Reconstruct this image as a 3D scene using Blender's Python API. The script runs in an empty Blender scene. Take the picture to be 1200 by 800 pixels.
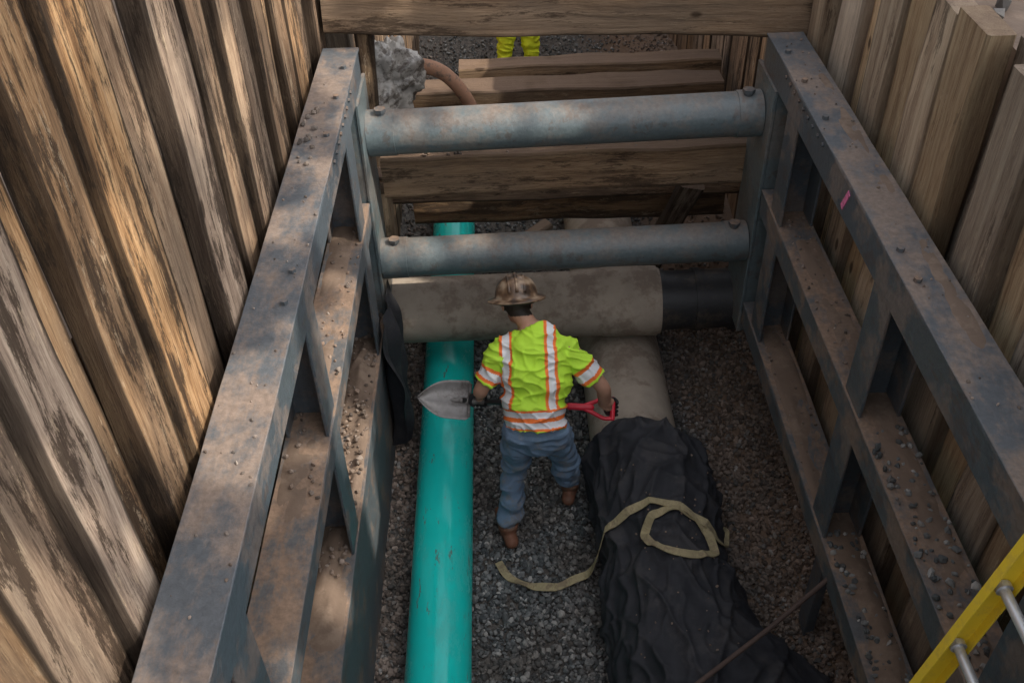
import bpy, bmesh, math, random
import numpy as np
from mathutils import Vector, Matrix, noise
from mathutils.bvhtree import BVHTree
random.seed(7); rng=np.random.default_rng(7)
scene=bpy.context.scene
V=Vector
# ---------------------------------------------------------------- node helpers
def newmat(name, rough=.7):
    m=bpy.data.materials.new(name); m.use_nodes=True
    nt=m.node_tree; b=nt.nodes['Principled BSDF']; b.inputs['Roughness'].default_value=rough
    return m,nt,b
def node(nt,t,**kw):
    n=nt.nodes.new(t)
    for k,v in kw.items(): setattr(n,k,v)
    return n
def val(nt,sock,v):
    if isinstance(v,bpy.types.NodeSocket): nt.links.new(v,sock)
    else: sock.default_value=v
def mapping(nt,vec,scale=(1,1,1),loc=(0,0,0)):
    n=node(nt,'ShaderNodeMapping'); nt.links.new(vec,n.inputs[0])
    n.inputs['Scale'].default_value=scale; n.inputs['Location'].default_value=loc
    return n.outputs[0]
def nz(nt,vec,scale,detail=4,rough=.55,dist=0):
    n=node(nt,'ShaderNodeTexNoise'); nt.links.new(vec,n.inputs['Vector'])
    n.inputs['Scale'].default_value=scale; n.inputs['Detail'].default_value=detail
    n.inputs['Roughness'].default_value=rough; n.inputs['Distortion'].default_value=dist
    return n.outputs['Fac']
def ramp(nt,fac,stops):
    n=node(nt,'ShaderNodeValToRGB'); nt.links.new(fac,n.inputs[0])
    cr=n.color_ramp
    while len(cr.elements)<len(stops): cr.elements.new(.5)
    for e,(p,c) in zip(cr.elements,stops):
        e.position=p; e.color=(c,c,c,1) if isinstance(c,(int,float)) else (*c,1)
    return n.outputs[0]
def mix(nt,f,a,b,bt='MIX'):
    n=node(nt,'ShaderNodeMix',data_type='RGBA',blend_type=bt)
    val(nt,n.inputs[0],f)
    for s,v in ((n.inputs[6],a),(n.inputs[7],b)):
        if isinstance(v,tuple): v=(*v[:3],1)
        val(nt,s,v)
    return n.outputs[2]
def mth(nt,op,a,b=0.0,c=0.0):
    n=node(nt,'ShaderNodeMath',operation=op)
    val(nt,n.inputs[0],a); val(nt,n.inputs[1],b); val(nt,n.inputs[2],c)
    return n.outputs[0]
def bump(nt,b,h,strength=.4,dist=.01):
    n=node(nt,'ShaderNodeBump'); nt.links.new(h,n.inputs['Height'])
    n.inputs['Strength'].default_value=strength; n.inputs['Distance'].default_value=dist
    nt.links.new(n.outputs[0],b.inputs['Normal'])
def objco(nt): return node(nt,'ShaderNodeTexCoord').outputs['Object']
def attr(nt,name,out='Fac'):
    n=node(nt,'ShaderNodeAttribute'); n.attribute_name=name; return n.outputs[out]
# ---------------------------------------------------------------- materials
def wood_mat(name,dark,mid,light,stain=.8,pale=.6,pale_c=(.52,.40,.27),st_lo=.5,bright=1.0,grey=.35,stz=.17,edge=.85):
    m,nt,b=newmat(name,.85)
    pc=attr(nt,'pc','Vector'); r=attr(nt,'rnd')
    g1=nz(nt,mapping(nt,pc,(1,1,.05)),150,5,.8)
    g2=nz(nt,mapping(nt,pc,(1,1,.035)),22,3,.6,.1)
    g=mth(nt,'ADD',mth(nt,'MULTIPLY',g1,.55),mth(nt,'MULTIPLY',g2,.45))
    col=ramp(nt,g,[(.39,dark),(.5,mid),(.61,light)])
    hs=node(nt,'ShaderNodeHueSaturation'); nt.links.new(col,hs.inputs['Color'])
    val(nt,hs.inputs['Value'],mth(nt,'MULTIPLY_ADD',r,.8*bright,.6*bright))
    val(nt,hs.inputs['Saturation'],mth(nt,'MULTIPLY_ADD',mth(nt,'FRACT',mth(nt,'MULTIPLY',r,7.3)),.45,.65))
    col=hs.outputs[0]
    gw=ramp(nt,nz(nt,mapping(nt,pc,(1,1,.4),(9,2,4)),2.6,4,.6),[(.42,0.0),(.6,1.0)])
    col=mix(nt,mth(nt,'MULTIPLY',gw,grey),col,(.17,.14,.112))
    s=nz(nt,mapping(nt,pc,(1,1,stz)),8.5,8,.80)
    sm=ramp(nt,s,[(st_lo,0.0),(st_lo+.05,1.0)])
    col=mix(nt,mth(nt,'MULTIPLY',sm,stain),col,(.050,.032,.021))
    p=nz(nt,mapping(nt,pc,(1,1,.20),(3,7,1)),26,7,.85)
    pm=ramp(nt,p,[(.575,0.0),(.60,1.0)])
    pb=ramp(nt,nz(nt,mapping(nt,pc,(1,1,.6),(1,5,8)),2.2,2,.5),[(.45,.25),(.62,1.0)])
    col=mix(nt,mth(nt,'MULTIPLY',mth(nt,'MULTIPLY',pm,pb),pale),col,pale_c)
    vo=node(nt,'ShaderNodeTexVoronoi'); nt.links.new(mapping(nt,pc,(1,1,.55)),vo.inputs['Vector']); vo.inputs['Scale'].default_value=3.2
    kn=ramp(nt,vo.outputs['Distance'],[(.05,1.0),(.085,0.0)])
    col=mix(nt,mth(nt,'MULTIPLY',kn,.8),col,(.04,.022,.012))
    ed=ramp(nt,mth(nt,'MULTIPLY_ADD',attr(nt,'edge'),.8,mth(nt,'MULTIPLY',s,.5)),[(.55,0.0),(.85,1.0)])
    col=mix(nt,mth(nt,'MULTIPLY',ed,edge),col,(.030,.021,.015))
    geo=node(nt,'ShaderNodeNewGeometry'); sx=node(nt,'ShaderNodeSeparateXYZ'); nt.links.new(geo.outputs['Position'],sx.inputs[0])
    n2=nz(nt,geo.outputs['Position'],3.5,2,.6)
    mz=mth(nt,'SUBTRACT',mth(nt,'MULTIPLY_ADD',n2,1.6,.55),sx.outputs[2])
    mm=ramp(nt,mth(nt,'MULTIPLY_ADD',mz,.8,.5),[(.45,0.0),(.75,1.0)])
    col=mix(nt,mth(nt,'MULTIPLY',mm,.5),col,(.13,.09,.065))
    sn=node(nt,'ShaderNodeSeparateXYZ'); nt.links.new(geo.outputs['Normal'],sn.inputs[0])
    dm=ramp(nt,mth(nt,'MULTIPLY',sn.outputs[2],mth(nt,'ADD',n2,.35)),[(.5,0.0),(.75,1.0)])
    col=mix(nt,mth(nt,'MULTIPLY',dm,.6),col,(.22,.15,.11))
    nt.links.new(col,b.inputs['Base Color'])
    b.inputs['Specular IOR Level'].default_value=.2
    bump(nt,b,mth(nt,'ADD',mth(nt,'MULTIPLY',g1,.9),g2),.9,.015)
    return m
M={}
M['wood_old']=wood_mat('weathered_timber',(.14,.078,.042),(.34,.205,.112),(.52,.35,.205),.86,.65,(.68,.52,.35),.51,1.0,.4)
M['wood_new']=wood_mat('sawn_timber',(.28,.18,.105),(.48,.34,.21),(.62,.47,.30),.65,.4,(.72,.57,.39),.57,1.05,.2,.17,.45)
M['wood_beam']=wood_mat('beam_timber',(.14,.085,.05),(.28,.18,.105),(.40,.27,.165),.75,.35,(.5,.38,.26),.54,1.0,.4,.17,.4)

def steel_mat(name,base,dust_amt,rust=.3,rough=.5,dust_c=(.24,.18,.14)):
    m,nt,b=newmat(name,rough)
    co=objco(nt); n1=nz(nt,co,3.2,6,.7); n2=nz(nt,co,34,5,.7); n3=nz(nt,mapping(nt,co,(1,.35,1)),9,6,.78)
    col=mix(nt,n2,tuple(c*.6 for c in base),tuple(c*1.4 for c in base))
    col=mix(nt,mth(nt,'MULTIPLY',ramp(nt,n3,[(.56,0.0),(.60,1.0)]),rust),col,(.085,.045,.028))
    geo=node(nt,'ShaderNodeNewGeometry'); sx=node(nt,'ShaderNodeSeparateXYZ'); nt.links.new(geo.outputs['Normal'],sx.inputs[0])
    up=ramp(nt,sx.outputs[2],[(.35,0.0),(.95,1.0)])
    dn=ramp(nt,mth(nt,'ADD',mth(nt,'MULTIPLY',n1,.55),mth(nt,'MULTIPLY',n3,.45)),[(.43,0.12),(.54,1.0)])
    dust=mth(nt,'MULTIPLY',mth(nt,'MULTIPLY',up,dn),dust_amt)
    side=mth(nt,'MULTIPLY',ramp(nt,n1,[(.5,0.0),(.58,1.0)]),dust_amt*.55)
    d=mth(nt,'MAXIMUM',dust,side)
    dc=mix(nt,n2,tuple(c*.3 for c in dust_c),tuple(c*1.65 for c in dust_c))
    col=mix(nt,d,col,dc)
    nt.links.new(col,b.inputs['Base Color'])
    val(nt,b.inputs['Roughness'],mth(nt,'MULTIPLY_ADD',d,.4,rough))
    bump(nt,b,n2,.4,.008)
    return m
M['steel']=steel_mat('painted_steel_frame',(.072,.088,.103),.9,.4,.42,(.22,.165,.13))
M['strut']=steel_mat('painted_steel_strut',(.115,.145,.155),.65,.4,.30)
M['dirtysteel']=steel_mat('muddy_steel',(.078,.09,.10),1.0,.5,.6,(.25,.17,.12))
def simple(name,c,rough=.6,var=.25,sc=20,bmp=.2,metal=0,dirt=0,dirt_c=(.18,.13,.09),bsc=None,dsc=5):
    m,nt,b=newmat(name,rough)
    co=objco(nt); n=nz(nt,co,sc,3,.6)
    col=mix(nt,n,tuple(x*(1-var) for x in c),tuple(min(x*(1+var),1) for x in c))
    if dirt:
        d=nz(nt,co,dsc,5,.75)
        col=mix(nt,mth(nt,'MULTIPLY',ramp(nt,d,[(.5,0.0),(.60,1.0)]),dirt),col,dirt_c)
    nt.links.new(col,b.inputs['Base Color']); b.inputs['Metallic'].default_value=metal
    if bmp: bump(nt,b,nz(nt,co,bsc or sc*3,2,.6),bmp,.004)
    return m
m,nt,b=newmat('green_pvc',.24); co=objco(nt)
c=mix(nt,nz(nt,co,3,3,.6),(.010,.56,.50),(.014,.68,.61))
film=ramp(nt,nz(nt,mapping(nt,co,(1,.4,1)),4.5,6,.75),[(.48,0.0),(.64,1.0)])
c=mix(nt,mth(nt,'MULTIPLY',film,.3),c,(.12,.33,.29))
sm=ramp(nt,nz(nt,mapping(nt,co,(1.6,.35,1.6)),11,5,.7),[(.62,0.0),(.65,1.0)])
c=mix(nt,mth(nt,'MULTIPLY',sm,.7),c,(.16,.075,.05))
nt.links.new(c,b.inputs['Base Color']); val(nt,b.inputs['Roughness'],mth(nt,'MULTIPLY_ADD',film,.25,.15)); M['green']=m
M['concrete']=simple('dusty_pipe',(.38,.315,.25),.85,.25,9,.35,dirt=.7,dirt_c=(.21,.155,.118),dsc=3.5)
M['blackwrap']=simple('black_wrap',(.03,.03,.032),.5,.3,14,.4,dirt=.5,dirt_c=(.12,.095,.07))
M['fabric']=simple('geotextile_fabric',(.020,.021,.026),.75,.35,30,.5,dirt=.45,dirt_c=(.060,.055,.055),bsc=160)
M['sling']=simple('webbing',(.36,.30,.17),.85,.3,40,.5,dirt=.6,dsc=12)
M['rust']=simple('rusty_iron',(.08,.052,.042),.8,.4,20,.4)
M['rustpipe']=simple('orange_rusty_pipe',(.29,.15,.09),.75,.5,14,.5,dirt=.9,dirt_c=(.12,.078,.058),dsc=14)
M['plastic']=simple('crumpled_plastic',(.32,.30,.275),.35,.6,14,.6,dirt=.9,dirt_c=(.07,.055,.045),dsc=11)
M['yellow']=simple('yellow_fiberglass',(.85,.62,.04),.42,.12,12,.08,dirt=.3,dirt_c=(.45,.32,.1),dsc=12)
M['alu']=simple('aluminium',(.62,.63,.64),.38,.15,30,.1,metal=.6,dirt=.3)
M['skin']=simple('skin',(.46,.25,.17),.55,.12,30,.15)
M['hair']=simple('hair',(.025,.018,.013),.6,.4,60,.6)
M['glove']=simple('black_glove',(.025,.025,.027),.7,.3,40,.3)
M['boot']=simple('leather_boot',(.20,.085,.05),.65,.35,18,.3,dirt=.8)
M['sole']=simple('boot_sole',(.25,.20,.15),.8,.2,30,.2)
M['lime']=simple('hi_vis_lime',(.52,.84,.05),.75,.06,14,.3,dirt=.15,bsc=250,dirt_c=(.35,.5,.06))
M['orange']=simple('hi_vis_orange',(.92,.20,.035),.7,.08,14,.2,bsc=250)
M['reflect']=simple('reflective_tape',(.76,.77,.79),.4,.08,20,.1,bsc=300)
M['denim']=simple('denim',(.15,.225,.33),.85,.35,12,.4,dirt=.55,dirt_c=(.24,.21,.18),bsc=200,dsc=9)
M['hipants']=simple('hi_vis_pants',(.78,.86,.03),.75,.06,14,.2)
M['red']=simple('red_plastic',(.72,.03,.055),.4,.1,20,.1)
M['blade']=simple('shovel_steel',(.25,.235,.225),.45,.45,22,.3,metal=.2,dirt=.9,dirt_c=(.12,.095,.08))
M['shaft']=simple('fiberglass_shaft',(.03,.03,.03),.4,.2,20,.1)
M['eye']=simple('eye',(.7,.7,.68),.3,.05,10,0)
M['lips']=simple('lips',(.3,.11,.09),.5,.1,10,0)
M['pink']=simple('pink_marking_paint',(.75,.18,.38),.7,.2,60,0,dirt=.5,dsc=40)
M['bark']=simple('bark',(.10,.07,.05),.9,.4,8,.8)
M['leaf']=simple('leaf',(.055,.11,.025),.6,.4,2,0)
M['soil']=simple('soil',(.17,.12,.088),.95,.4,4,.8,dirt=.5,dirt_c=(.27,.20,.15),bsc=25)
m,nt,b=newmat('hard_hat_shell',.32); co=objco(nt)
c=ramp(nt,nz(nt,co,13,2,.5),[(.42,(.05,.032,.022)),(.54,(.16,.095,.055)),(.66,(.34,.25,.17))])
nt.links.new(c,b.inputs['Base Color']); M['hat']=m
m,nt,b=newmat('crushed_stone',.85); r=attr(nt,'rnd'); br=attr(nt,'brown'); co=objco(nt)
c=ramp(nt,r,[(0,(.055,.063,.066)),(.45,(.118,.127,.128)),(.8,(.205,.213,.211)),(1,(.42,.41,.385))])
c=mix(nt,br,c,mix(nt,r,(.10,.067,.048),(.30,.21,.155)))
pt=ramp(nt,nz(nt,co,1.6,4,.65),[(.45,0.0),(.6,.7)])
c=mix(nt,pt,c,mix(nt,r,(.05,.042,.036),(.17,.14,.115)))
nt.links.new(c,b.inputs['Base Color']); M['stone']=m
m,nt,b=newmat('trench_bed',.95); co=objco(nt); sx=node(nt,'ShaderNodeSeparateXYZ'); nt.links.new(co,sx.inputs[0])
n=nz(nt,co,30,4,.7)
c=ramp(nt,n,[(.35,(.045,.04,.036)),(.6,(.14,.125,.11))])
f=ramp(nt,mth(nt,'MULTIPLY_ADD',nz(nt,co,3,3,.6),.3,mth(nt,'MULTIPLY',sx.outputs[0],.5)),[(.6,0.0),(.8,1.0)])
c=mix(nt,f,c,(.17,.115,.08)); nt.links.new(c,b.inputs['Base Color']); bump(nt,b,n,.9,.02); M['bed']=m
# ---------------------------------------------------------------- mesh builder
class MB:
    def __init__(s): s.v=[];s.f=[];s.mi=[];s.sm=[];s.pc=[];s.rn=[];s.ed=[]
    def add(s,vs,fs,mi=0,smooth=False,pc=None,rnd=0.5,ed=None):
        o=len(s.v); s.v+=[tuple(v) for v in vs]
        for f in fs: s.f.append(tuple(i+o for i in f)); s.mi.append(mi); s.sm.append(smooth)
        s.pc+= pc if pc else [tuple(v) for v in vs]
        s.rn+=[rnd]*len(vs); s.ed+= ed if ed else [0.0]*len(vs)
    def obj(s,name,mats,parent=None):
        me=bpy.data.meshes.new(name); me.from_pydata(s.v,[],s.f)
        for m in mats: me.materials.append(M[m] if isinstance(m,str) else m)
        me.polygons.foreach_set('material_index',s.mi); me.polygons.foreach_set('use_smooth',s.sm)
        a=me.attributes.new('pc','FLOAT_VECTOR','POINT'); a.data.foreach_set('vector',np.array(s.pc,dtype=np.float32).ravel())
        a=me.attributes.new('rnd','FLOAT','POINT'); a.data.foreach_set('value',np.array(s.rn,dtype=np.float32))
        a=me.attributes.new('edge','FLOAT','POINT'); a.data.foreach_set('value',np.array(s.ed,dtype=np.float32))
        me.update()
        o=bpy.data.objects.new(name,me); scene.collection.objects.link(o)
        if parent: o.parent=parent
        return o
def empty(name):
    e=bpy.data.objects.new(name,None); scene.collection.objects.link(e); e.empty_display_size=.2; return e
CID=[0,0,1,1,1,2,2,2,3,3,3,0]
def plank(mb,p0,p1,wdir,w,t,ch=.006,segs=1,wob=0,mi=0,rnd=None,bend=0):
    p0=V(p0);p1=V(p1); L=(p1-p0); ln=L.length; L.normalize()
    wd=V(wdir); wd=(wd-L*wd.dot(L)).normalized(); td=L.cross(wd)
    if rnd is None: rnd=random.random()
    off=(random.uniform(0,50),random.uniform(0,50),random.uniform(0,50))
    a,b_=w/2,t/2; e=min(.024,w*.2)
    sec=[(-a+ch,-b_,1),(-a+ch+e,-b_,0),(a-ch-e,-b_,0),(a-ch,-b_,1),(a,-b_+ch,1),(a,b_-ch,1),(a-ch,b_,1),(a-ch-e,b_,0),(-a+ch+e,b_,0),(-a+ch,b_,1),(-a,b_-ch,1),(-a,-b_+ch,1)]
    vs=[];pc=[];ed=[]; seed=random.uniform(0,100)
    for i in range(segs+1):
        s=i/segs; c=p0+L*(ln*s)+td*(bend*math.sin(s*math.pi))
        for j,(x,y,g) in enumerate(sec):
            dx=dy=0
            if wob:
                dx=wob*noise.noise((s*ln*2.5,seed,CID[j]*3.1)); dy=wob*.8*noise.noise((s*ln*2,seed+9,CID[j]*3.1))
            vs.append(c+wd*(x+dx)+td*(y+dy)); pc.append((x+off[0],y+off[1],s*ln+off[2])); ed.append(float(g))
    fs=[]; N=12
    for i in range(segs):
        for j in range(N):
            k=(j+1)%N; fs.append((i*N+j,i*N+k,(i+1)*N+k,(i+1)*N+j))
    mb.add(vs,fs,mi,False,pc,rnd,ed)
    mb.add(vs[:N],[tuple(range(N-1,-1,-1))],mi,False,pc[:N],rnd,[.3]*N)
    mb.add(vs[-N:],[tuple(range(N))],mi,False,pc[-N:],rnd,[.3]*N)
def catmull(pts,n):
    out=[]; P=[np.array(p,float) for p in pts]; P=[P[0]]+P+[P[-1]]
    for i in range(1,len(P)-2):
        for k in range(n):
            t=k/n; a,b,c,d=P[i-1],P[i],P[i+1],P[i+2]
            out.append(.5*((2*b)+(-a+c)*t+(2*a-5*b+4*c-d)*t*t+(-a+3*b-3*c+d)*t**3))
    out.append(P[-2]); return out
CLOSE=[False]
def tube(mb,pts,radii,seg=16,mi=0,sub=1,ref=None,smooth=True,capround=False,rnd=.5):
    rr=[(r,r) if isinstance(r,(int,float)) else r for r in (radii if isinstance(radii,(list,tuple)) and len(radii)==len(pts) else [radii]*len(pts))]
    data=[tuple(p)+tuple(r) for p,r in zip(pts,rr)]
    if sub>1: data=catmull(data,sub)
    P=[V(d[:3]) for d in data]; R=[(max(d[3],1e-4),max(d[4],1e-4)) for d in data]
    if capround:
        t0=(P[0]-P[1]).normalized(); t1=(P[-1]-P[-2]).normalized(); r0,r1=R[0],R[-1]
        m0=min(r0);m1=min(r1)
        pre=[(P[0]+t0*m0*s,(r0[0]*c,r0[1]*c)) for s,c in ((.98,.2),(.85,.53),(.5,.87))]
        post=[(P[-1]+t1*m1*s,(r1[0]*c,r1[1]*c)) for s,c in ((.5,.87),(.85,.53),(.98,.2))]
        P=[a for a,_ in pre]+P+[a for a,_ in post]; R=[b for _,b in pre]+R+[b for _,b in post]
    n=len(P); vs=[];fs=[];prev=V(ref) if ref else None
    for i in range(n):
        t=(P[min(i+1,n-1)]-P[max(i-1,0)]).normalized()
        if prev is None: prev=t.orthogonal()
        a=(prev-t*prev.dot(t))
        if a.length<1e-4: a=t.orthogonal()
        a.normalize(); b=t.cross(a)
        if ref is None: prev=a
        for j in range(seg):
            an=2*math.pi*j/seg
            vs.append(P[i]+a*(math.cos(an)*R[i][0])+b*(math.sin(an)*R[i][1]))
    for i in range(n-1):
        for j in range(seg):
            k=(j+1)%seg; fs.append((i*seg+j,i*seg+k,(i+1)*seg+k,(i+1)*seg+j))
    mb.add(vs,fs,mi,smooth,None,rnd)
    if capround or CLOSE[0]:
        o=len(mb.v)-len(vs)
        mb.f.append(tuple(o+j for j in range(seg-1,-1,-1))); mb.f.append(tuple(o+(n-1)*seg+j for j in range(seg)))
        mb.mi+=[mi,mi]; mb.sm+=[False,False]
    else:
        mb.add(vs[:seg],[tuple(range(seg-1,-1,-1))],mi,False,None,rnd); mb.add(vs[-seg:],[tuple(range(seg))],mi,False,None,rnd)
def lathe(mb,prof,M4,seg=32,mi=0):
    vs=[];fs=[]
    for r,z in prof:
        for j in range(seg):
            a=2*math.pi*j/seg; vs.append(M4@V((r*math.cos(a),r*math.sin(a)*1.0,z)))
    for i in range(len(prof)-1):
        for j in range(seg):
            k=(j+1)%seg; fs.append((i*seg+j,i*seg+k,(i+1)*seg+k,(i+1)*seg+j))
    mb.add(vs,fs,mi,True)
def sphere(mb,c,r,mi=0,M3=None,seg=16,rings=10):
    vs=[];fs=[]; r=(r,r,r) if isinstance(r,(int,float)) else r
    for i in range(rings+1):
        th=math.pi*i/rings
        for j in range(seg):
            a=2*math.pi*j/seg; p=V((r[0]*math.sin(th+1e-3)*math.cos(a),r[1]*math.sin(th+1e-3)*math.sin(a),r[2]*math.cos(th)))
            if M3: p=M3@p
            vs.append(V(c)+p)
    for i in range(rings):
        for j in range(seg):
            k=(j+1)%seg; fs.append((i*seg+k,i*seg+j,(i+1)*seg+j,(i+1)*seg+k))
    mb.add(vs,fs,mi,True)
# ---------------------------------------------------------------- stones
ico=bmesh.new(); bmesh.ops.create_icosphere(ico,subdivisions=1,radius=1); ico.verts.ensure_lookup_table()
IV=np.array([v.co[:] for v in ico.verts]); IF=np.array([[v.index for v in f.verts] for f in ico.faces]); ico.free()
def stones(name,pos,rad,brown):
    n=len(pos); pos=np.array(pos);rad=np.array(rad)
    base=IV[None]*(1+rng.uniform(-.28,.28,(n,12,1)))
    sc=rng.uniform(.6,1.25,(n,1,3)); base=base*sc
    q=rng.normal(size=(n,4)); q/=np.linalg.norm(q,axis=1)[:,None]; w,x,y,z=q.T
    Rm=np.stack([1-2*(y*y+z*z),2*(x*y-z*w),2*(x*z+y*w),2*(x*y+z*w),1-2*(x*x+z*z),2*(y*z-x*w),2*(x*z-y*w),2*(y*z+x*w),1-2*(x*x+y*y)],-1).reshape(n,3,3)
    vs=np.einsum('nij,nkj->nki',Rm,base)*rad[:,None,None]+pos[:,None,:]
    fs=(IF[None]+np.arange(n)[:,None,None]*12).reshape(-1,3)
    me=bpy.data.meshes.new(name); me.vertices.add(n*12); me.vertices.foreach_set('co',vs.astype(np.float32).ravel())
    nf=len(fs); me.loops.add(nf*3); me.loops.foreach_set('vertex_index',fs.astype(np.int32).ravel())
    me.polygons.add(nf); me.polygons.foreach_set('loop_start',np.arange(0,nf*3,3,dtype=np.int32)); me.polygons.foreach_set('loop_total',np.full(nf,3,dtype=np.int32))
    me.update(calc_edges=True); me.materials.append(M['stone'])
    me.polygons.foreach_set('use_smooth',[False]*nf)
    a=me.attributes.new('rnd','FLOAT','POINT'); a.data.foreach_set('value',np.repeat(rng.random(n),12).astype(np.float32))
    a=me.attributes.new('brown','FLOAT','POINT'); a.data.foreach_set('value',np.repeat(np.array(brown),12).astype(np.float32))
    o=bpy.data.objects.new(name,me); scene.collection.objects.link(o); return o
def sstep(a,b,x):
    t=min(max((x-a)/(b-a),0),1); return t*t*(3-2*t)
XL,XR=-.81,1.50     # inner faces of shoring frame
def bedz(x,y):
    z=.03*noise.noise((x*2.2,y*2.2,0))+.015*noise.noise((x*7,y*7,3))
    z+=.30*sstep(1.15,1.8,x)*(.8+.5*noise.noise((x,y*1.5,5)))
    z+=.10*sstep(-.72,-1.0,x)
    z+=.35*sstep(5.6,7.0,y)*sstep(.9,1.5,x)
    z+=.6*sstep(10.2,12,y)
    return z
mb=MB(); nx,ny=56,190; x0,x1,y0,y1=-1.25,2.1,-2.0,14.0
vs=[];fs=[]
for j in range(ny+1):
    for i in range(nx+1):
        x=x0+(x1-x0)*i/nx;y=y0+(y1-y0)*j/ny; vs.append((x,y,bedz(x,y)-.012))
for j in range(ny):
    for i in range(nx):
        a=j*(nx+1)+i; fs.append((a,a+1,a+nx+2,a+nx+1))
mb.add(vs,fs,0,True); mb.obj('trench_bed',['bed'])
pos=[];rad=[];br=[]
while len(pos)<34000:
    x=rng.uniform(-1.0,1.78); y=rng.uniform(1.6,12) if rng.random()<.35 else rng.uniform(2.2,5.8)
    if y<8.6 and (abs(x+.46)<.165 or (abs(x-.785)<.27)): continue
    r=rng.uniform(.006,.018)*(1.4 if rng.random()<.15 else 1)
    pos.append((x,y,bedz(x,y)+rng.uniform(-.3,.8)*r)); rad.append(r)
    b=sstep(1.0,1.35,x+.25*noise.noise((x*2,y*2,8)))*.85+.25*max(0,noise.noise((x*1.5,y*1.5,4)))
    b+=.7*sstep(-.62,-.72,x+.06*noise.noise((1,y*3,2)))
    br.append(min(1,b if rng.random()<.85 else b*.3))
stones('gravel_bed',pos,rad,br)
# ---------------------------------------------------------------- ground + earth banks
mb=MB(); G=3.2; hx0,hx1,hy0,hy1=-1.22,2.08,-2.0,14.0; B=150
vs=[(-B,-B,G),(B,-B,G),(B,B,G),(-B,B,G),(hx0,hy0,G),(hx1,hy0,G),(hx1,hy1,G),(hx0,hy1,G)]
fs=[(0,1,5,4),(1,2,6,5),(2,3,7,6),(3,0,4,7)]
mb.add(vs,fs); 
vs=[(hx0,hy0,G),(hx1,hy0,G),(hx1,hy1,G),(hx0,hy1,G)]+[(hx0,hy0,-.4),(hx1,hy0,-.4),(hx1,hy1,-.4),(hx0,hy1,-.4)]
mb.add(vs,[(0,1,5,4),(1,2,6,5),(2,3,7,6),(3,0,4,7)])
mb.obj('ground',['soil'])
# ---------------------------------------------------------------- timber sheeting
mb=MB(); y=-1.6; k=0
while y<5.62:
    w=random.uniform(.20,.31); lean=random.uniform(-.03,.02)
    top=4.55+random.uniform(-.2,.2); dx=(0,-.04,.004,-.06,-.02)[k%5]+random.uniform(-.008,.008); k+=1
    plank(mb,(-1.085+dx,y+w/2,-.3),(-1.085+dx+random.uniform(-.02,.01),y+w/2+lean,top),(0,1,0),w-.012,.08,.010,40,.013,rnd=(k*.37+random.uniform(0,.25))%1)
    y+=w
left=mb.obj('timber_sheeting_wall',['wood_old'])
mb=MB(); y=-1.6; k=0
while y<5.9:
    w=random.uniform(.22,.31); lean=random.uniform(-.03,.03)
    top=3.36+random.uniform(-.08,.10); dx=(0,.09,.015,.13,.03)[k%5]+random.uniform(-.01,.01); k+=1
    plank(mb,(1.80+dx,y+w/2,-.3),(1.80+dx+random.uniform(0,.06),y+w/2+lean,top),(0,1,0),w+ (.0 if dx<.05 else .03),.11,.010,22,.014)
    y+=w
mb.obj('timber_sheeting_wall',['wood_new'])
for side,xx in ((-1,-1.0),(1,1.86)):
    mb=MB(); y=5.75 if side<0 else 6.0
    while y<13.8:
        w=random.uniform(.2,.3)
        plank(mb,(xx,y+w/2,-.3),(xx+random.uniform(-.02,.02),y+w/2,3.5+random.uniform(-.2,.3)),(0,1,0),w-.004,.08,.008,8,.012); y+=w
    mb.obj('timber_sheeting_wall',['wood_old'])
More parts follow.
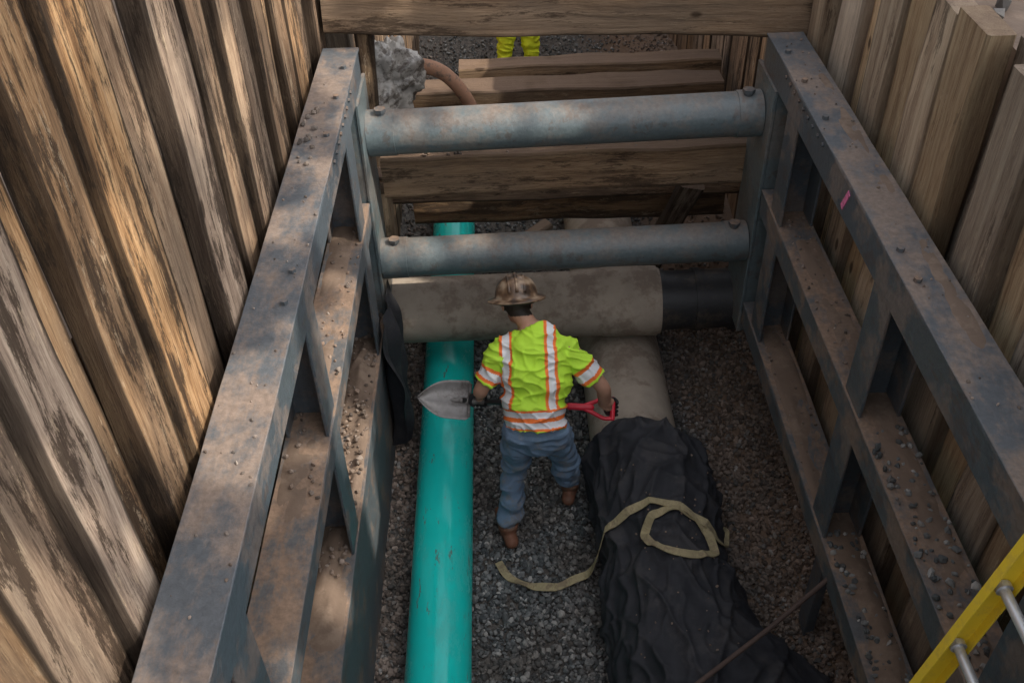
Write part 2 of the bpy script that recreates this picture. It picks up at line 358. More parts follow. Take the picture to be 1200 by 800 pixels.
# ---------------------------------------------------------------- steel shoring frame
def frame(xin,sgn):
    e=empty('steel_shoring_frame')
    def X(d): return xin+sgn*d
    tops=[2.645,1.85,1.01]; hs=[.18,.15,.15]
    for i,(zt,h) in enumerate(zip(tops,hs)):
        mb=MB(); ye=5.22 if i==0 else 4.85
        plank(mb,(X(.1),-1.0,zt-.009),(X(.1),ye,zt-.009),(1,0,0),.205,.018,.003,40,.005)
        plank(mb,(X(.011),-1.0,zt-h/2-.012),(X(.011),ye-.003,zt-h/2-.012),(0,0,1),h-.01,.016,.003,1)
        plank(mb,(X(.189),-1.0,zt-h/2-.012),(X(.189),ye-.003,zt-h/2-.012),(0,0,1),h-.01,.016,.003,1)
        plank(mb,(X(.1),-1.0,zt-h+.004),(X(.1),ye-.004,zt-h+.004),(1,0,0),.16,.014,.003,1)
        mb.obj(['top_rail','middle_rail','bottom_rail'][i],['steel' if i==0 else 'dirtysteel'],e)
    mb=MB()
    for y in (.08,1.57,3.06,4.55):
        for zt,zb in ((2.645-.185,1.852),(1.85-.155,1.012)):
            plank(mb,(X(.014),y,zb),(X(.014),y,zt),(0,1,0),.20,.014,.003)
            plank(mb,(X(.186),y,zb),(X(.186),y,zt),(0,1,0),.20,.014,.003)
            plank(mb,(X(.1),y+.06,zb),(X(.1),y+.06,zt),(1,0,0),.157,.012,.002)
        if y<4: plank(mb,(X(.10),y,-.05),(X(.10),y,.855),(0,1,0),.12,.05,.003)
    mb.obj('posts',['steel'],e)
    mb=MB()
    plank(mb,(X(.0),5.08,.75),(X(.0),5.08,2.458),(0,1,0),.42,.02,.004,6,.002)
    plank(mb,(X(.17),5.08,.75),(X(.17),5.08,2.458),(0,1,0),.42,.02,.004)
    plank(mb,(X(.085),4.885,.75),(X(.085),4.885,2.455),(1,0,0),.148,.018,.003)
    plank(mb,(X(.085),5.27,.75),(X(.085),5.27,2.455),(1,0,0),.148,.018,.003)
    mb.obj('end_column',['strut'],e)
    mb=MB()
    for y in (4.95,4.6,4.2,3.1,2.9):
        tube(mb,[(X(.05),y,2.64),(X(.05),y,2.662)],.016,6,smooth=False)
    for i in range(9):
        tube(mb,[(X(.002),4.75-.09*i,2.60),(X(-.008),4.75-.09*i,2.60)],.011,6,smooth=False)
    mb.obj('bolts',['dirtysteel'],e)
    return e
fl=frame(XL,-1); fr=frame(XR,1)
mb=MB(); plank(mb,(XL-.025,-1,.43),(XL-.025,4.8,.43),(0,0,1),.84,.02,.004,20,.004); mb.obj('skirt_plate',['dirtysteel'],fl)
mb=MB()
for z,y,h in ((2.60,3.62,.10),): plank(mb,(XR+.0015,y-.02,z),(XR+.0015,y+.03,z-h),(0,1,0),.03,.006,.0005)
mb.obj('paint_mark',['pink'],fr)
def strut(y,zl,zr,r):
    e=empty('steel_strut')
    mb=MB(); L=XL+.013; R=XR-.013
    def q(x): return (x,y,zl+(zr-zl)*(x-L)/(R-L))
    tube(mb,[q(L),q(R)],r,48)
    tube(mb,[q(L),q(L+.16)],r+.006,48); tube(mb,[q(R),q(R-.14)],r+.006,48)
    mb.obj('tube',['strut'],e)
    mb=MB()
    for x in (L+.085,R-.085):
        z=q(x)[2]
        tube(mb,[(x,y-.02,z+r-.02),(x,y-.02,z+r+.020)],.028,12,smooth=False)
        tube(mb,[(x,y-.02,z+r+.015),(x,y-.02,z+r+.035)],.036,6,smooth=False)
    mb.obj('pins',['dirtysteel'],e)
strut(5.10,2.17,2.215,.130); strut(5.00,1.345,1.385,.124)
# ---------------------------------------------------------------- cross timbers
def beam(p0,p1,w,t,mat='wood_beam',wdir=(0,0,1)):
    mb=MB(); plank(mb,p0,p1,wdir,w,t,.012,24,.018); return mb.obj('timber_beam',[mat])
beam((-1.0,5.40,2.81),(1.76,5.42,2.69),.25,.20)
beam((-.6,5.46,3.03),(1.76,5.46,2.93),.18,.10,'wood_new')
beam((-.78,5.40,1.735),(1.62,5.37,1.77),.28,.20)
beam((-.95,5.95,1.30),(1.70,5.9,1.33),.22,.16,'wood_old')
beam((-.7,6.25,.98),(1.62,6.2,1.0),.30,.2,'wood_old')
beam((-.9,7.0,1.44),(1.70,7.0,1.455),.19,.25)
beam((-.35,7.35,1.455),(1.75,7.35,1.47),.20,.2)
beam((-.9,7.15,1.10),(1.70,7.1,1.08),.25,.15,'wood_old')
beam((-.80,5.42,.5),(-.80,5.42,1.60),.09,.14,'wood_new',(1,0,0))
beam((-.82,5.42,1.89),(-.80,5.44,2.66),.10,.14,'wood_old',(1,0,0))
beam((-.97,5.55,2.2),(-.99,5.58,3.5),.16,.14,'wood_new',(1,0,0))
beam((1.70,5.56,1.9),(1.71,5.56,3.3),.18,.12,'wood_new',(1,0,0))
beam((1.05,5.9,.55),(1.25,5.6,1.45),.16,.10,'wood_old',(1,0,0))
beam((-.2,6.6,.12),(.35,6.9,.30),.14,.05,'wood_new',(0,1,0))
# ---------------------------------------------------------------- pipes
mb=MB(); tube(mb,[(-.46,-1,.155),(-.46,2.4,.155),(-.465,5,.155),(-.48,8.6,.155)],.181,64)
mb.obj('green_sewer_pipe',['green'])
mb=MB(); tube(mb,[(.785,3.7,.21),(.785,5,.21),(.77,8.6,.21)],.288,56)
tube(mb,[(.785,5.75,.21),(.785,5.95,.21)],.325,56)
mb.obj('concrete_pipe',['concrete'])
e=empty('crossing_pipe')
mb=MB(); tube(mb,[(-.98,5.25,.72),(1.02,5.22,.75)],.228,56); tube(mb,[(.42,5.23,.745),(.62,5.23,.747),(.64,5.23,.748),(1.0,5.225,.75)],[.230,.233,.241,.241],56)
mb.obj('pipe_barrel',['concrete'],e)
mb=MB(); tube(mb,[(.97,5.222,.75),(1.76,5.22,.76)],.205,48)
for x in (1.0,1.25,1.5): tube(mb,[(x,5.222,.752),(x+.05,5.222,.752)],.218,48)
mb.obj('black_sleeve',['blackwrap'],e)
mb=MB(); P=[(-.64,5.72,2.26),(-.50,5.70,2.30),(-.36,5.68,2.25),(-.25,5.66,2.12),(-.18,5.64,1.97)]
tube(mb,P,[.052,.048,.045,.042,.04],20,0,6); tube(mb,[P[0],(-.55,5.71,2.29)],.08,20)
mb.obj('rusty_curved_pipe',['rustpipe'])
mb=MB(); sphere(mb,(-.73,5.64,2.27),(.175,.17,.24),seg=80,rings=60)
for i,v in enumerate(mb.v):
    p=V(v); d=(p-V((-.73,5.64,2.27))); n=noise.noise(p*5)*.09+abs(noise.noise(p*8))*.13-abs(noise.noise(p*17+V((3,3,3))))*.06+abs(noise.noise(p*34))*.02
    mb.v[i]=tuple(p+d.normalized()*n+V((0,0,-.1*max(0,-d.z))))
mb.obj('plastic_wrapped_pipe_end',['plastic'])
mb=MB(); nu,nv=40,40; vs=[];fs=[]
for j in range(nv+1):
    for i in range(nu+1):
        u=i/nu; v=j/nv; z=1.18-v*(.95+.15*math.sin(u*5)); y=4.45+.55*u
        x=-.775+.05*math.sin(u*17+v*2)*(.3+v)+.06*noise.noise((u*3,v*3,2))+.09*v*(1-v)
        vs.append((x,y,z))
for j in range(nv):
    for i in range(nu):
        a=j*(nu+1)+i; fs.append((a,a+1,a+nu+2,a+nu+1))
mb.add(vs,fs,0,True); mb.obj('hanging_black_cloth',['fabric'])
# ---------------------------------------------------------------- geotextile wrapped pipe
mb=MB(); nu,nv=170,240; vs=[];fs=[]
def ridge(v,p=3):
    a=abs(noise.noise(v)); return (1-a*2)**p if a<.5 else 0
def massp(u,s):
    y=4.36-s*2.75; a=math.pi*(1.08-u*1.16)
    grow=sstep(0,.10,s)
    rx=.36+.06*sstep(.35,.8,s)+.03*math.sin(s*9); rz=.37+.03*math.sin(s*7+1)
    shrink=math.sqrt(max(0,1-(1-grow)**2))
    cx=.80+.04*math.sin(s*5)+.15*sstep(.42,.8,s); cz=.21
    c,sn=math.cos(a),math.sin(a)
    flare=(.28*sstep(.0,.9,c)*sstep(.33,.6,s)*(1+.5*noise.noise((s*7,1,2)))) * (1-max(0,sn))
    x=cx+(rx*c)*(.25+.75*shrink)+flare; z=cz+rz*sn*(.2+.8*shrink)
    f=.07*noise.noise((u*2.2,s*3.5,1.7))
    f+=.034*ridge(V((u*5+s*5,s*4-u*1.5,7)),4)+.026*ridge(V((u*4-s*9,s*7+u*3,2)),5)+.016*ridge(V((u*12+s*4,s*14,5)),4)
    f+=.006*noise.noise((u*25,s*36,3))
    f-=.035*math.exp(-((s-.33-.05*u)/.018)**2)+.035*math.exp(-((s-.62-.12*u)/.02)**2)
    x+=c*f;z+=sn*f
    return (x,y+.04*noise.noise((u*4,s*4,9)),max(z,bedz(x,y)-.02))
for j in range(nv+1):
    for i in range(nu+1): vs.append(massp(i/nu,j/nv))
for j in range(nv):
    for i in range(nu):
        a=j*(nu+1)+i; fs.append((a,a+1,a+nu+2,a+nu+1))
vs.append((.79,4.36,.2)); c=len(vs)-1
for i in range(nu): fs.append((i+1,i,c))
mb.add(vs,fs,0,True); mass=mb.obj('geotextile_wrapped_pipe',['fabric'])
bv=BVHTree.FromPolygons([V(v) for v in mb.v],mb.f)
def topz(x,y):
    h=bv.ray_cast(V((x,y,3)),V((0,0,-1)))
    return max(h[0].z if h[0] else -1,bedz(x,y)+.02)
def strap(name,xy,w,mat,lift=.014):
    pts=catmull([(x,y,0) for x,y in xy],10)
    P=[]
    for i,p in enumerate(pts):
        P.append(V((p[0],p[1],topz(p[0],p[1])+lift)))
    for _ in range(10):
        P=[P[0]]+[V((P[i].x,P[i].y,max(P[i].z,(P[i-1].z+P[i].z+P[i+1].z)/3))) for i in range(1,len(P)-1)]+[P[-1]]
    mb=MB(); vs=[];fs=[]
    for i,p in enumerate(P):
        t=(P[min(i+1,len(P)-1)]-P[max(i-1,0)]).normalized(); s=t.cross(V((0,0,1)))
        tw=1.5*noise.noise((i*.09,2,0)); s=s.normalized(); up=s.cross(t); s2=s*math.cos(tw)+up*math.sin(tw); n=s2.cross(t)
        for a,b in ((-1,-1),(1,-1),(1,1),(-1,1)): vs.append(p+s2*(a*w/2)+n*(b*.003)+V((0,0,abs(math.sin(tw))*w/2)))
    for i in range(len(P)-1):
        for j in range(4):
            k=(j+1)%4; fs.append((i*4+j,i*4+k,i*4+4+k,i*4+4+j))
    mb.add(vs,fs,0,False); return mb.obj(name,[mat])
strap('lifting_sling',[(-.13,3.60),(-.07,3.49),(.05,3.42),(.19,3.40),(.33,3.45),(.47,3.50),(.61,3.53),(.78,3.55),(.94,3.50),(1.06,3.40),(1.09,3.29),(1.00,3.22),(.87,3.20),(.75,3.25),(.70,3.34),(.74,3.44),(.86,3.50),(1.02,3.46),(1.14,3.42),(1.21,3.50),(1.22,3.68)],.048,'sling')
mb=MB(); tube(mb,[(1.58,2.84,.93),(1.2,2.64,.72),(.70,2.36,.56)],.013,10); mb.obj('steel_rod',['rust'])
# ---------------------------------------------------------------- debris on rails
pos=[];rad=[];br=[]
def sprinkle(n,xa,xb,ya,yb,z,bro,rmin=.006,rmax=.018,pile=0):
    for _ in range(n):
        x=rng.uniform(xa,xb);y=rng.uniform(ya,yb)
        r=rng.uniform(rmin,rmax); pos.append((x,y,z+r*.5+pile*rng.random())); rad.append(r); br.append(bro*rng.uniform(.6,1))
sprinkle(230,XR+.02,XR+.18,1.6,3.0,1.01,.0); sprinkle(170,XR+.01,XR+.19,1.4,2.9,1.85,.0); sprinkle(60,XR+.02,XR+.18,3,4.8,1.01,.9,.004,.01)
sprinkle(60,XR+.02,XR+.18,3.2,4.8,1.85,.9,.004,.01); sprinkle(40,XR+.01,XR+.19,2,5.2,2.645,.9,.003,.008)
sprinkle(300,XL-.18,XL-.02,2.8,4.9,1.02,1,.005,.016,.03); sprinkle(70,XL-.18,XL-.01,2.6,4.9,1.85,1,.004,.014)
sprinkle(16,XL-.19,XL-.1,3.9,4.6,2.645,.8,.008,.02); sprinkle(50,XL-.19,XL-.01,1.5,5.2,2.645,.8,.003,.008)
sprinkle(60,-.7,1.5,5.32,5.48,1.88,1,.006,.02)
sprinkle(400,2.1,4.0,2.5,8,3.2,.4,.02,.06)
for _ in range(60):
    x=rng.uniform(.6,1.15);y=rng.uniform(2.4,4.0); r=rng.uniform(.003,.008); pos.append((x,y,topz(x,y)+r*.3)); rad.append(r); br.append(.9)
stones('loose_stones',pos,rad,br)
def dirt(xa,xb,ya,yb,z,h,seed):
    mb=MB(); nu,nv=10,60; vs=[];fs=[]
    for j in range(nv+1):
        for i in range(nu+1):
            u=i/nu;v=j/nv; x=xa+(xb-xa)*u;y=ya+(yb-ya)*v
            e_=math.sin(math.pi*u)**.6*min(1,6*v,6*(1-v)); vs.append((x,y,z-.004+e_*h*max(0,.45+noise.noise((x*7+seed,y*3,1))+.5*noise.noise((x*25,y*20,seed)))))
    for j in range(nv):
        for i in range(nu):
            a=j*(nu+1)+i; fs.append((a,a+1,a+nu+2,a+nu+1))
    mb.add(vs,fs,0,True); mb.obj('dirt_pile',['soil'])
dirt(XL-.195,XL-.01,2.4,4.85,1.01,.07,1); dirt(XR+.02,XR+.19,1.4,4.7,1.01,.03,4); dirt(XL-.19,XL-.05,2.4,4.8,1.85,.022,7); dirt(XR+.05,XR+.19,1.4,4.8,1.85,.02,9)
dirt(XR+.1,XR+.195,2.2,5.2,2.645,.012,9)
# ---------------------------------------------------------------- ladder
e=empty('extension_ladder')
B0=V((.990,0,0.02)); D=V((.1715,0,1)).normalized(); Pn=V((D.z,0,-D.x)); TL=3.9; YF=1.66
mb=MB()
for yy,s in ((YF,1),(YF-.44,-1)):
    o=V((0,yy,0))
    plank(mb,B0+o,B0+o+D*TL,Pn,.084,.006,.001)
    for k in (-1,1): plank(mb,B0+o+Pn*(k*.040)-V((0,s*.015,0)),B0+o+Pn*(k*.040)-V((0,s*.015,0))+D*TL,(0,1,0),.034,.006,.001)
mb.obj('side_rails',['yellow'],e)
mb=MB(); s=.36
while s<TL-.1:
    c=B0+D*s; tube(mb,[c+V((0,YF+.025,0)),c+V((0,YF-.465,0))],.017,12)
    for yy,k in ((YF-.008,-.02),(YF-.432,.02)): tube(mb,[c+V((0,yy,0)),c+V((0,yy+k,0))],.026,12)
    s+=.305
mb.obj('rungs',['alu'],e)
mb=MB()
for yy in (YF,YF-.44): plank(mb,B0+V((0,yy,-.02)),B0+V((0,yy,.09)),(1,0,0),.11,.05,.006)
mb.obj('feet',['blackwrap'],e)
# ---------------------------------------------------------------- people
CLOSE[0]=True
def remesh(mb,name,mats,vox,smooth=3,parent=None):
    o=mb.obj('tmp',['skin'])
    md=o.modifiers.new('r','REMESH'); md.mode='VOXEL'; md.voxel_size=vox; md.use_smooth_shade=True
    s=o.modifiers.new('s','SMOOTH'); s.iterations=smooth; s.factor=.5
    dg=bpy.context.evaluated_depsgraph_get(); me=bpy.data.meshes.new_from_object(o.evaluated_get(dg))
    bpy.data.objects.remove(o); me.name=name; me.materials.clear()
    for m in mats: me.materials.append(M[m])
    ob=bpy.data.objects.new(name,me); scene.collection.objects.link(ob); ob.parent=parent
    return ob
def segdist(C,a,b):
    a=np.array(a);b=np.array(b); d=b-a; t=np.clip(((C-a)@d)/(d@d),0,1); return np.linalg.norm(C-(a+t[:,None]*d),axis=1),t
def faces_c(me):
    n=len(me.polygons); c=np.empty(n*3); me.polygons.foreach_get('center',c); return c.reshape(-1,3)
def hand(name,c,a,w,parent,mat,r=.017,flip=1,vox=.0035):
    c=V(c);a=V(a).normalized();w=V(w);w=(w-a*w.dot(a)).normalized();n=a.cross(w)*flip
    def P(x,y,z): return c+a*x+w*y+n*z
    R=r+.010; mb=MB()
    tube(mb,[P(0,.10,R*.55),P(0,.075,R*.9),P(0,.04,R*1.1),P(0,.008,R*1.1)],[(.027,.020),(.034,.017),(.042,.016),(.042,.013)],16,0,4,ref=a,capround=True)
    for i,(x,l) in enumerate(((-.034,.85),(-.0115,1.0),(.0115,1.04),(.034,.95))):
        tube(mb,[P(x,.015,R*1.1),P(x,-R*.75,R*.85),P(x*1.02,-R*1.1,-R*.2),P(x*1.02,-R*.6*l,-R*.95),P(x,R*.15*l,-R*1.12)],[.0105,.0105,.0098,.009,.008],10,0,4,capround=True)
    tube(mb,[P(.030,.062,R*.8),P(.052,.040,R*.3),P(.056,.012,-R*.5),P(.040,-.008,-R*1.05)],[.015,.0135,.0115,.0095],10,0,4,capround=True)
    o=remesh(mb,name,[mat],vox,1,parent)
    return c+w*.095+n*R*.55
def person(name,J,shirt_mats,pants,hat=1.0,sc0=.005,sc1=.098):
    e=empty(name); g=lambda k:V(J[k])
    lat=(g('shR')-g('shL')).normalized()
    mb=MB()
    T=J['torso']
    tube(mb,[t[0] for t in T],[(t[1]*.93,t[2]*.93) for t in T],24,0,4,ref=lat,capround=True)
    for s in 'LR':
        tube(mb,[g('hip'+s)+V((0,0,.03)),g('hip'+s),(g('hip'+s)*.5+g('knee'+s)*.5),g('knee'+s),(g('knee'+s)*.6+g('ank'+s)*.4),g('ank'+s)],[.10,.104,.086,.070,.072,.065],18,0,4,capround=True)
        an=g('ank'+s); f=J['fdir'+s]; f=V(f).normalized(); sd=f.cross(V((0,0,1)))
        fl=V((an.x,an.y,.0))+V((0,0,J.get('fz',0.0)))
        tube(mb,[an+V((0,0,.07)),an,fl+V((0,0,.07))],[.062,.056,.058],16,0,2,capround=True)
        tube(mb,[fl-f*.085+V((0,0,.045)),fl-f*.02+V((0,0,.05)),fl+f*.09+V((0,0,.05)),fl+f*.18+V((0,0,.042))],[(.044,.042),(.046,.045),(.052,.045),(.044,.034)],16,0,4,ref=sd,capround=True)
        tube(mb,[g('sh'+s),g('sh'+s)*.5+g('el'+s)*.5,g('el'+s),g('el'+s)*.55+g('wr'+s)*.45,g('wr'+s)],[.056,.050,.043,.042,.029],16,0,4,capround=True)
    hc=g('head'); up=V(J['hup']).normalized(); fw=V(J['hfwd']); fw=(fw-up*fw.dot(up)).normalized(); rt=fw.cross(up)
    H=Matrix((rt,fw,up)).transposed()
    def HP(x,y,z): return hc+H@V((x,y,z))
    tube(mb,[g('neck')-V((0,0,.05)),g('neck'),HP(0,-.03,-.03)],[.060,.056,.058],16,0,3,capround=True)
    sphere(mb,HP(0,0,.02),(.076,.098,.100),0,H); sphere(mb,HP(0,.02,-.05),(.058,.070,.068),0,H)
    tube(mb,[HP(0,.088,.025),HP(0,.108,-.005),HP(0,.118,-.022)],[.008,.012,.015],10,0,2,capround=True)
    sphere(mb,HP(0,.082,-.088),(.024,.018,.016),0,H); sphere(mb,HP(0,.092,-.052),(.026,.012,.010),0,H)
    for s in (-1,1):
        sphere(mb,HP(s*.080,-.008,.0),(.011,.02,.032),0,H); sphere(mb,HP(s*.032,.078,.038),(.024,.018,.010),0,H)
    body=remesh(mb,'body',['skin',pants,'boot','hair','sole','lips'],.007,3,e); me=body.data
    C=faces_c(me)
    bones=[]
    for s in 'LR':
        bones+= [(1,g('hip'+s),g('knee'+s),.1),(1,g('knee'+s),g('ank'+s),.07),(0,g('sh'+s),g('el'+s),.05),(0,g('el'+s),g('wr'+s),.04)]
    bones+=[(1,T[0][0],T[1][0],.16),(0,T[2][0],T[-2][0],.17),(0,g('neck'),hc,.06),(0,hc,hc+up*.03,.1)]
    D=np.stack([segdist(C,a,b)[0]-r for _,a,b,r in bones]); lab=np.array([b[0] for b in bones])[D.argmin(0)]
    dz=J.get('fz',0.0)
    lab[C[:,2]<dz+.14]=2; lab[C[:,2]<dz+.026]=4
    Hi=np.array(H.transposed()); L=(C-np.array(hc))@Hi.T
    nearh=(np.linalg.norm(C-np.array(hc),axis=1)<.16)
    lab[nearh&(lab==0)&(L[:,1]<.0)&(L[:,2]>-.055)&(np.abs(L[:,0])<.077)]=3
    lab[nearh&(lab==0)&(L[:,2]>.065)]=3
    lab[nearh&(L[:,1]>.092)&(np.abs(L[:,2]+.052)<.007)&(np.abs(L[:,0])<.024)]=5
    me.polygons.foreach_set('material_index',lab.astype(np.int32))
    for v,nrm in zip(me.vertices,[x.vector.copy() for x in me.vertex_normals]):
        p=v.co
        if dz+.13<p.z<J['waist']:
            k=1+1.0*(1 if p.z<dz+.4 else 0)
            v.co=p+nrm*(.020*k*noise.noise(V((p.x*7,p.y*7,p.z*19)))+.008+.012*ridge(V((p.x*9+p.z*6,p.y*9,p.z*13)),3)-.004)
    mbx=MB()
    for s in (-1,1): sphere(mbx,HP(s*.032,.083,.022),.012,0,H)
    mbx.obj('eyes',['eye'],e)
    mb=MB()
    S=[t for t in T[1:]]
    ex=.018
    tube(mb,[S[0][0]]+[t[0] for t in S[1:-1]]+[V(S[-2][0])*.5+V(S[-1][0])*.5],[(t[1]+ex+.004,t[2]+ex+.01) for t in S[:-1]]+[(S[-2][1]*.45+S[-1][1]*.5,S[-2][2]*.5+S[-1][2]*.5+.006)],28,0,5,ref=lat)
    for s in 'LR':
        a=g('sh'+s);b=g('el'+s); tube(mb,[a,a*.6+b*.4,a*.22+b*.78],[.073,.072,.077],18,0,4)
    tube(mb,[g('shL'),V(T[-2][0])*.7+V(T[-3][0])*.3,g('shR')],[.068,.076,.068],18,0,4,capround=True)
    sh=remesh(mb,'shirt',shirt_mats,.006,4,e); me=sh.data; C=faces_c(me)
    p0=np.array(T[1][0]);p1=np.array(T[-2][0]); sd=(p1-p0)/np.linalg.norm(p1-p0); l=np.array(lat); l=l-sd*(l@sd); l/=np.linalg.norm(l)
    q=C-p0; sv=q@sd; lv=q@l
    lab=np.zeros(len(C),int)
    vert=np.abs(np.abs(lv-sc0)-sc1)
    lab[vert<.036]=1; lab[vert<.019]=2
    d=np.abs(sv-.06); lab[d<.060]=1; lab[(d<.048)&(d>.012)]=2
    for s in 'LR':
        a,b=np.array(g('sh'+s)),np.array(g('el'+s)); dd,t=segdist(C,a,b)
        side=(lv>.17) if s=='R' else (lv<-.17)
        m_=(dd<.095)&side&(t>.1); lab[m_]=0
        m2=m_&(np.abs(t-.58)<.15); lab[m2]=1; m3=m_&(np.abs(t-.58)<.08); lab[m3]=2
    me.polygons.foreach_set('material_index',lab.astype(np.int32))
    for v,nrm in zip(me.vertices,[x.vector.copy() for x in me.vertex_normals]):
        p=v.co; q=p-V(p0); s_=q.dot(V(sd)); l_=q.dot(V(l))
        n=.026*noise.noise(V((l_*4+s_*4,s_*10,.3)))+.016*ridge(V((l_*6-s_*5,s_*9+l_*3,4)),3)+.010*ridge(V((l_*11+s_*12,s_*10-l_*5,9)),4)-.008
        v.co=p+nrm*n
    mb=MB(); M4=Matrix.Translation(HP(0,-.005,.050))@(H.to_4x4())@Matrix.Scale(hat,4)
    prof=[(.0,.112),(.03,.110),(.06,.101),(.085,.083),(.103,.055),(.111,.025),(.114,.0),(.125,-.004),(.150,-.012),(.156,-.016),(.155,-.021),(.120,-.012),(.106,-.004),(.104,.02)]
    lathe(mb,prof,M4@Matrix.Diagonal((1,1.13,1,1)),40,0)
    for x in (-.04,0,.04):
        tube(mb,[M4@V((x,1.13*math.cos(t)*math.sqrt(max(.0124-x*x,.001)),.004+math.sin(t)*(.112-abs(x)*.30))) for t in np.linspace(.25,math.pi-.25,14)],.010,8,0)
    tube(mb,[M4@V((.098*math.cos(t),.110*math.sin(t),-.026)) for t in np.linspace(0,2*math.pi,30)],.013,8,1)
    mb.obj('hard_hat',['hat','glove'],e)
    return e,body
G1=V((.585,4.09,.84)); TIP=V((-.575,4.165,.915)); ax=(TIP-G1).normalized(); wd=V((0,.78,.62)); wd=(wd-ax*wd.dot(ax)).normalized(); nr=ax.cross(wd)
if nr.z<0: nr=-nr
def SP(s,w=0,n=0): return G1+ax*s+wd*w+nr*n
LEN=(TIP-G1).length
e=empty('shovel')
mb=MB(); tube(mb,[SP(.22),SP(LEN-.27)],.0165,14); mb.obj('shaft',['shaft'],e)
mb=MB()
tube(mb,[SP(0,-.058),SP(0,.058)],.0155,14,capround=True)
for s in (-1,1): tube(mb,[SP(0,s*.058),SP(.05,s*.060),SP(.11,s*.034),SP(.17,s*.008)],[.0125,.0125,.0125,.014],12,0,4,capround=True)
tube(mb,[SP(.13),SP(.26)],.021,14,capround=True); mb.obj('d_grip',['red'],e)
mb=MB(); nu,nv=16,30; vs=[];fs=[]
for j in range(nv+1):
    v=j/nv; s=LEN-.31+.31*v
    hw=.118*(1-.08*v)*(1 if v<.4 else max(.004,(1-((v-.4)/.6)**2.1)))*(.9+.1*min(1,v/.05))
    for i in range(nu+1):
        u=i/nu*2-1; vs.append(SP(s,u*hw,-.030+.045*u*u*(1-v*.4)+.028*(1-v)*math.exp(-(u*4)**2)+.03*v*v))
for j in range(nv):
    for i in range(nu):
        a=j*(nu+1)+i; fs.append((a,a+1,a+nu+2,a+nu+1))
mb.add(vs,fs,0,True)
tube(mb,[SP(LEN-.40,0,0),SP(LEN-.30,0,-.004),SP(LEN-.16,0,-.024)],[.021,.021,.007],14,0,3)
for s in (-1,1): tube(mb,[SP(LEN-.31,s*.02,-.0),SP(LEN-.312,s*.10,.008)],[.010,.010],8)
bl=mb.obj('blade',['blade'],e); so=bl.modifiers.new('s','SOLIDIFY'); so.thickness=.003
J=dict(hipL=(.035,3.87,.90),hipR=(.205,3.88,.90),kneeL=(-.01,3.975,.49),kneeR=(.29,4.08,.50),ankL=(-.065,3.83,.11),ankR=(.345,4.16,.11),
 fdirL=(-.25,1,0),fdirR=(.2,1,0),shL=(-.055,4.10,1.345),shR=(.305,4.09,1.34),elL=(-.185,4.01,1.11),elR=(.505,4.0,1.11),
 neck=(.09,4.205,1.425),head=(.035,4.30,1.49),hup=(-.05,.50,.86),hfwd=(-.05,.8,-.5),waist=.96,
 torso=[(V((.12,3.87,.85)),.150,.112),(V((.12,3.865,.95)),.160,.118),(V((.12,3.925,1.06)),.153,.112),(V((.125,4.01,1.19)),.178,.120),(V((.13,4.08,1.31)),.184,.110),(V((.12,4.14,1.385)),.125,.080),(V((.09,4.20,1.43)),.058,.058)])
LH=SP((.585+.205)/abs(ax.x)); 
worker_e=empty('tmp_e')
J['wrR']=tuple(hand('glove_right',G1,wd,V(J['elR'])-G1,worker_e,'glove',.0155,-1))
J['wrL']=tuple(hand('glove_left',LH,ax,V(J['elL'])-LH,worker_e,'glove',.0165,1))
w1,_=person('construction_worker',J,['lime','orange','reflect'],'denim',1.08,-.03,.125)
for c in list(worker_e.children): c.parent=w1
bpy.data.objects.remove(worker_e)
ox,oy=.17,9.7; oz=.02
def o2(x,y,z): return (ox+x,oy+y,oz+z)
J2=dict(fz=oz,hipL=o2(-.10,0,.92),hipR=o2(.10,0,.92),kneeL=o2(-.15,-.03,.5),kneeR=o2(.15,-.03,.5),ankL=o2(-.17,.02,.11),ankR=o2(.17,.02,.11),
 fdirL=(-.2,-1,0),fdirR=(.2,-1,0),shL=o2(-.19,0,1.45),shR=o2(.19,0,1.45),elL=o2(-.26,.02,1.17),elR=o2(.26,.02,1.17),
 neck=o2(0,0,1.54),head=o2(0,-.02,1.66),hup=(0,-.1,1),hfwd=(0,-1,-.1),waist=oz+.98,
 torso=[(V(o2(0,0,.88)),.155,.115),(V(o2(0,0,.98)),.165,.12),(V(o2(0,0,1.1)),.155,.112),(V(o2(0,0,1.25)),.178,.122),(V(o2(0,0,1.40)),.185,.110),(V(o2(0,0,1.48)),.125,.080),(V(o2(0,0,1.54)),.058,.058)])
e2=empty('tmp2')
J2['wrL']=tuple(hand('hand_left',o2(-.24,-.17,.93),(1,0,0),(-.05,.2,.2),e2,'skin',.012,1,.004)); J2['wrR']=tuple(hand('hand_right',o2(.24,-.17,.93),(1,0,0),(.05,.2,.2),e2,'skin',.012,1,.004))
w2,_=person('construction_worker',J2,['lime','orange','reflect'],'hipants')
for c in list(e2.children): c.parent=w2
bpy.data.objects.remove(e2)
CLOSE[0]=False
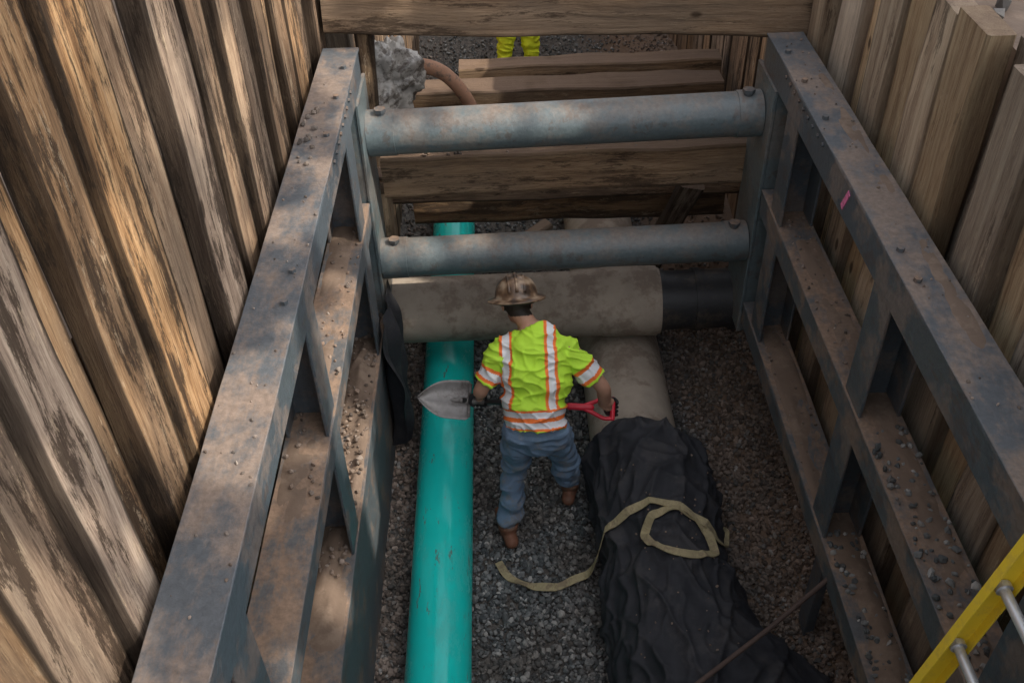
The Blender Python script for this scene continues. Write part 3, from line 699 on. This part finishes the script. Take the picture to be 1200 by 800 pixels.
# ---------------------------------------------------------------- shade tree beside the excavation
SUN=V((.64,-.22,.73)).normalized()
e=empty('shade_tree')
cen=np.array([.3,2.4,2.5])+np.array(SUN)*10.5
mb=MB(); tr=V((cen[0]+1.5,cen[1]-.3,3.15))
tube(mb,[tr,tr+V((-.1,0,2)),tr+V((-.5,.1,4.5)),tr+V((-1.3,.3,7.0))],[.38,.30,.24,.12],16,0,4)
for k in range(14):
    a=k*2.4; s=tr+V((-.3-.07*k,.02*k,3.4+.25*k)); d=V((math.cos(a),math.sin(a),.45))
    tube(mb,[s,s+d*1.3+V((0,0,.2)),s+d*2.6+V((-.3,0,.9))],[.12,.07,.02],8,0,3)
mb.obj('trunk',['bark'],e)
n=14000; P=[]
while len(P)<n:
    q=rng.normal(size=3); q/=np.linalg.norm(q); q*=rng.random()**.4
    p=cen+q*np.array([3.1,4.2,2.9])
    t=(p[0]+1.04)/SUN.x; ly=p[1]-t*SUN.y; lz=p[2]-t*SUN.z
    v=noise.noise(V((ly*1.5,lz*.8,11)))+.6*noise.noise(V((ly*4.2,lz*2.4,5)))
    thr=-.08 if (-.5<ly<5.6 and .6<lz<4.8) else .34
    if v>thr and rng.random()<.997: continue
    P.append(p)
P=np.array(P); n=len(P)
A=rng.normal(size=(n,3)); A/=np.linalg.norm(A,axis=1)[:,None]; Bv=np.cross(A,rng.normal(size=(n,3))); Bv/=np.linalg.norm(Bv,axis=1)[:,None]
sz=rng.uniform(.06,.11,(n,1)); vs=np.stack([P-A*sz*1.4,P+Bv*sz*.7,P+A*sz*1.4,P-Bv*sz*.7],1).reshape(-1,3)
me=bpy.data.meshes.new('crown'); me.from_pydata(vs.tolist(),[],np.arange(n*4).reshape(-1,4).tolist()); me.materials.append(M['leaf'])
o=bpy.data.objects.new('crown',me); scene.collection.objects.link(o); o.parent=e
# ---------------------------------------------------------------- light
w=bpy.data.worlds.new('World'); scene.world=w; w.use_nodes=True; nt=w.node_tree
bg=nt.nodes['Background']; sk=node(nt,'ShaderNodeTexSky',sky_type='NISHITA'); sk.sun_disc=False
sk.sun_elevation=math.asin(SUN.z); sk.sun_rotation=math.atan2(SUN.x,SUN.y); sk.dust_density=3.0
hs=node(nt,'ShaderNodeHueSaturation'); nt.links.new(sk.outputs[0],hs.inputs['Color']); hs.inputs['Saturation'].default_value=.28
nt.links.new(hs.outputs[0],bg.inputs[0]); bg.inputs[1].default_value=.33
l=bpy.data.lights.new('sun','SUN'); l.energy=5; l.angle=math.radians(.5); l.color=(1,.92,.80)
lo=bpy.data.objects.new('sun',l); scene.collection.objects.link(lo); lo.rotation_euler=SUN.to_track_quat('Z','Y').to_euler()
# ---------------------------------------------------------------- camera
cam=bpy.data.cameras.new('camera'); co=bpy.data.objects.new('camera',cam); scene.collection.objects.link(co)
th=math.radians(40.6); rho=math.radians(2.0)
F=V((0,math.cos(th),-math.sin(th))); U=V((0,math.sin(th),math.cos(th))); R=V((1,0,0))
R2=R*math.cos(rho)-U*math.sin(rho); U2=U*math.cos(rho)+R*math.sin(rho)
mm=Matrix((R2,U2,-F)).transposed().to_4x4(); mm.translation=V((0,0,4.9)); co.matrix_world=mm
cam.lens=33.9; cam.sensor_width=36; cam.clip_end=600; cam.clip_start=.05
scene.camera=co
scene.view_settings.view_transform='Standard'; scene.view_settings.look='None'; scene.view_settings.exposure=0
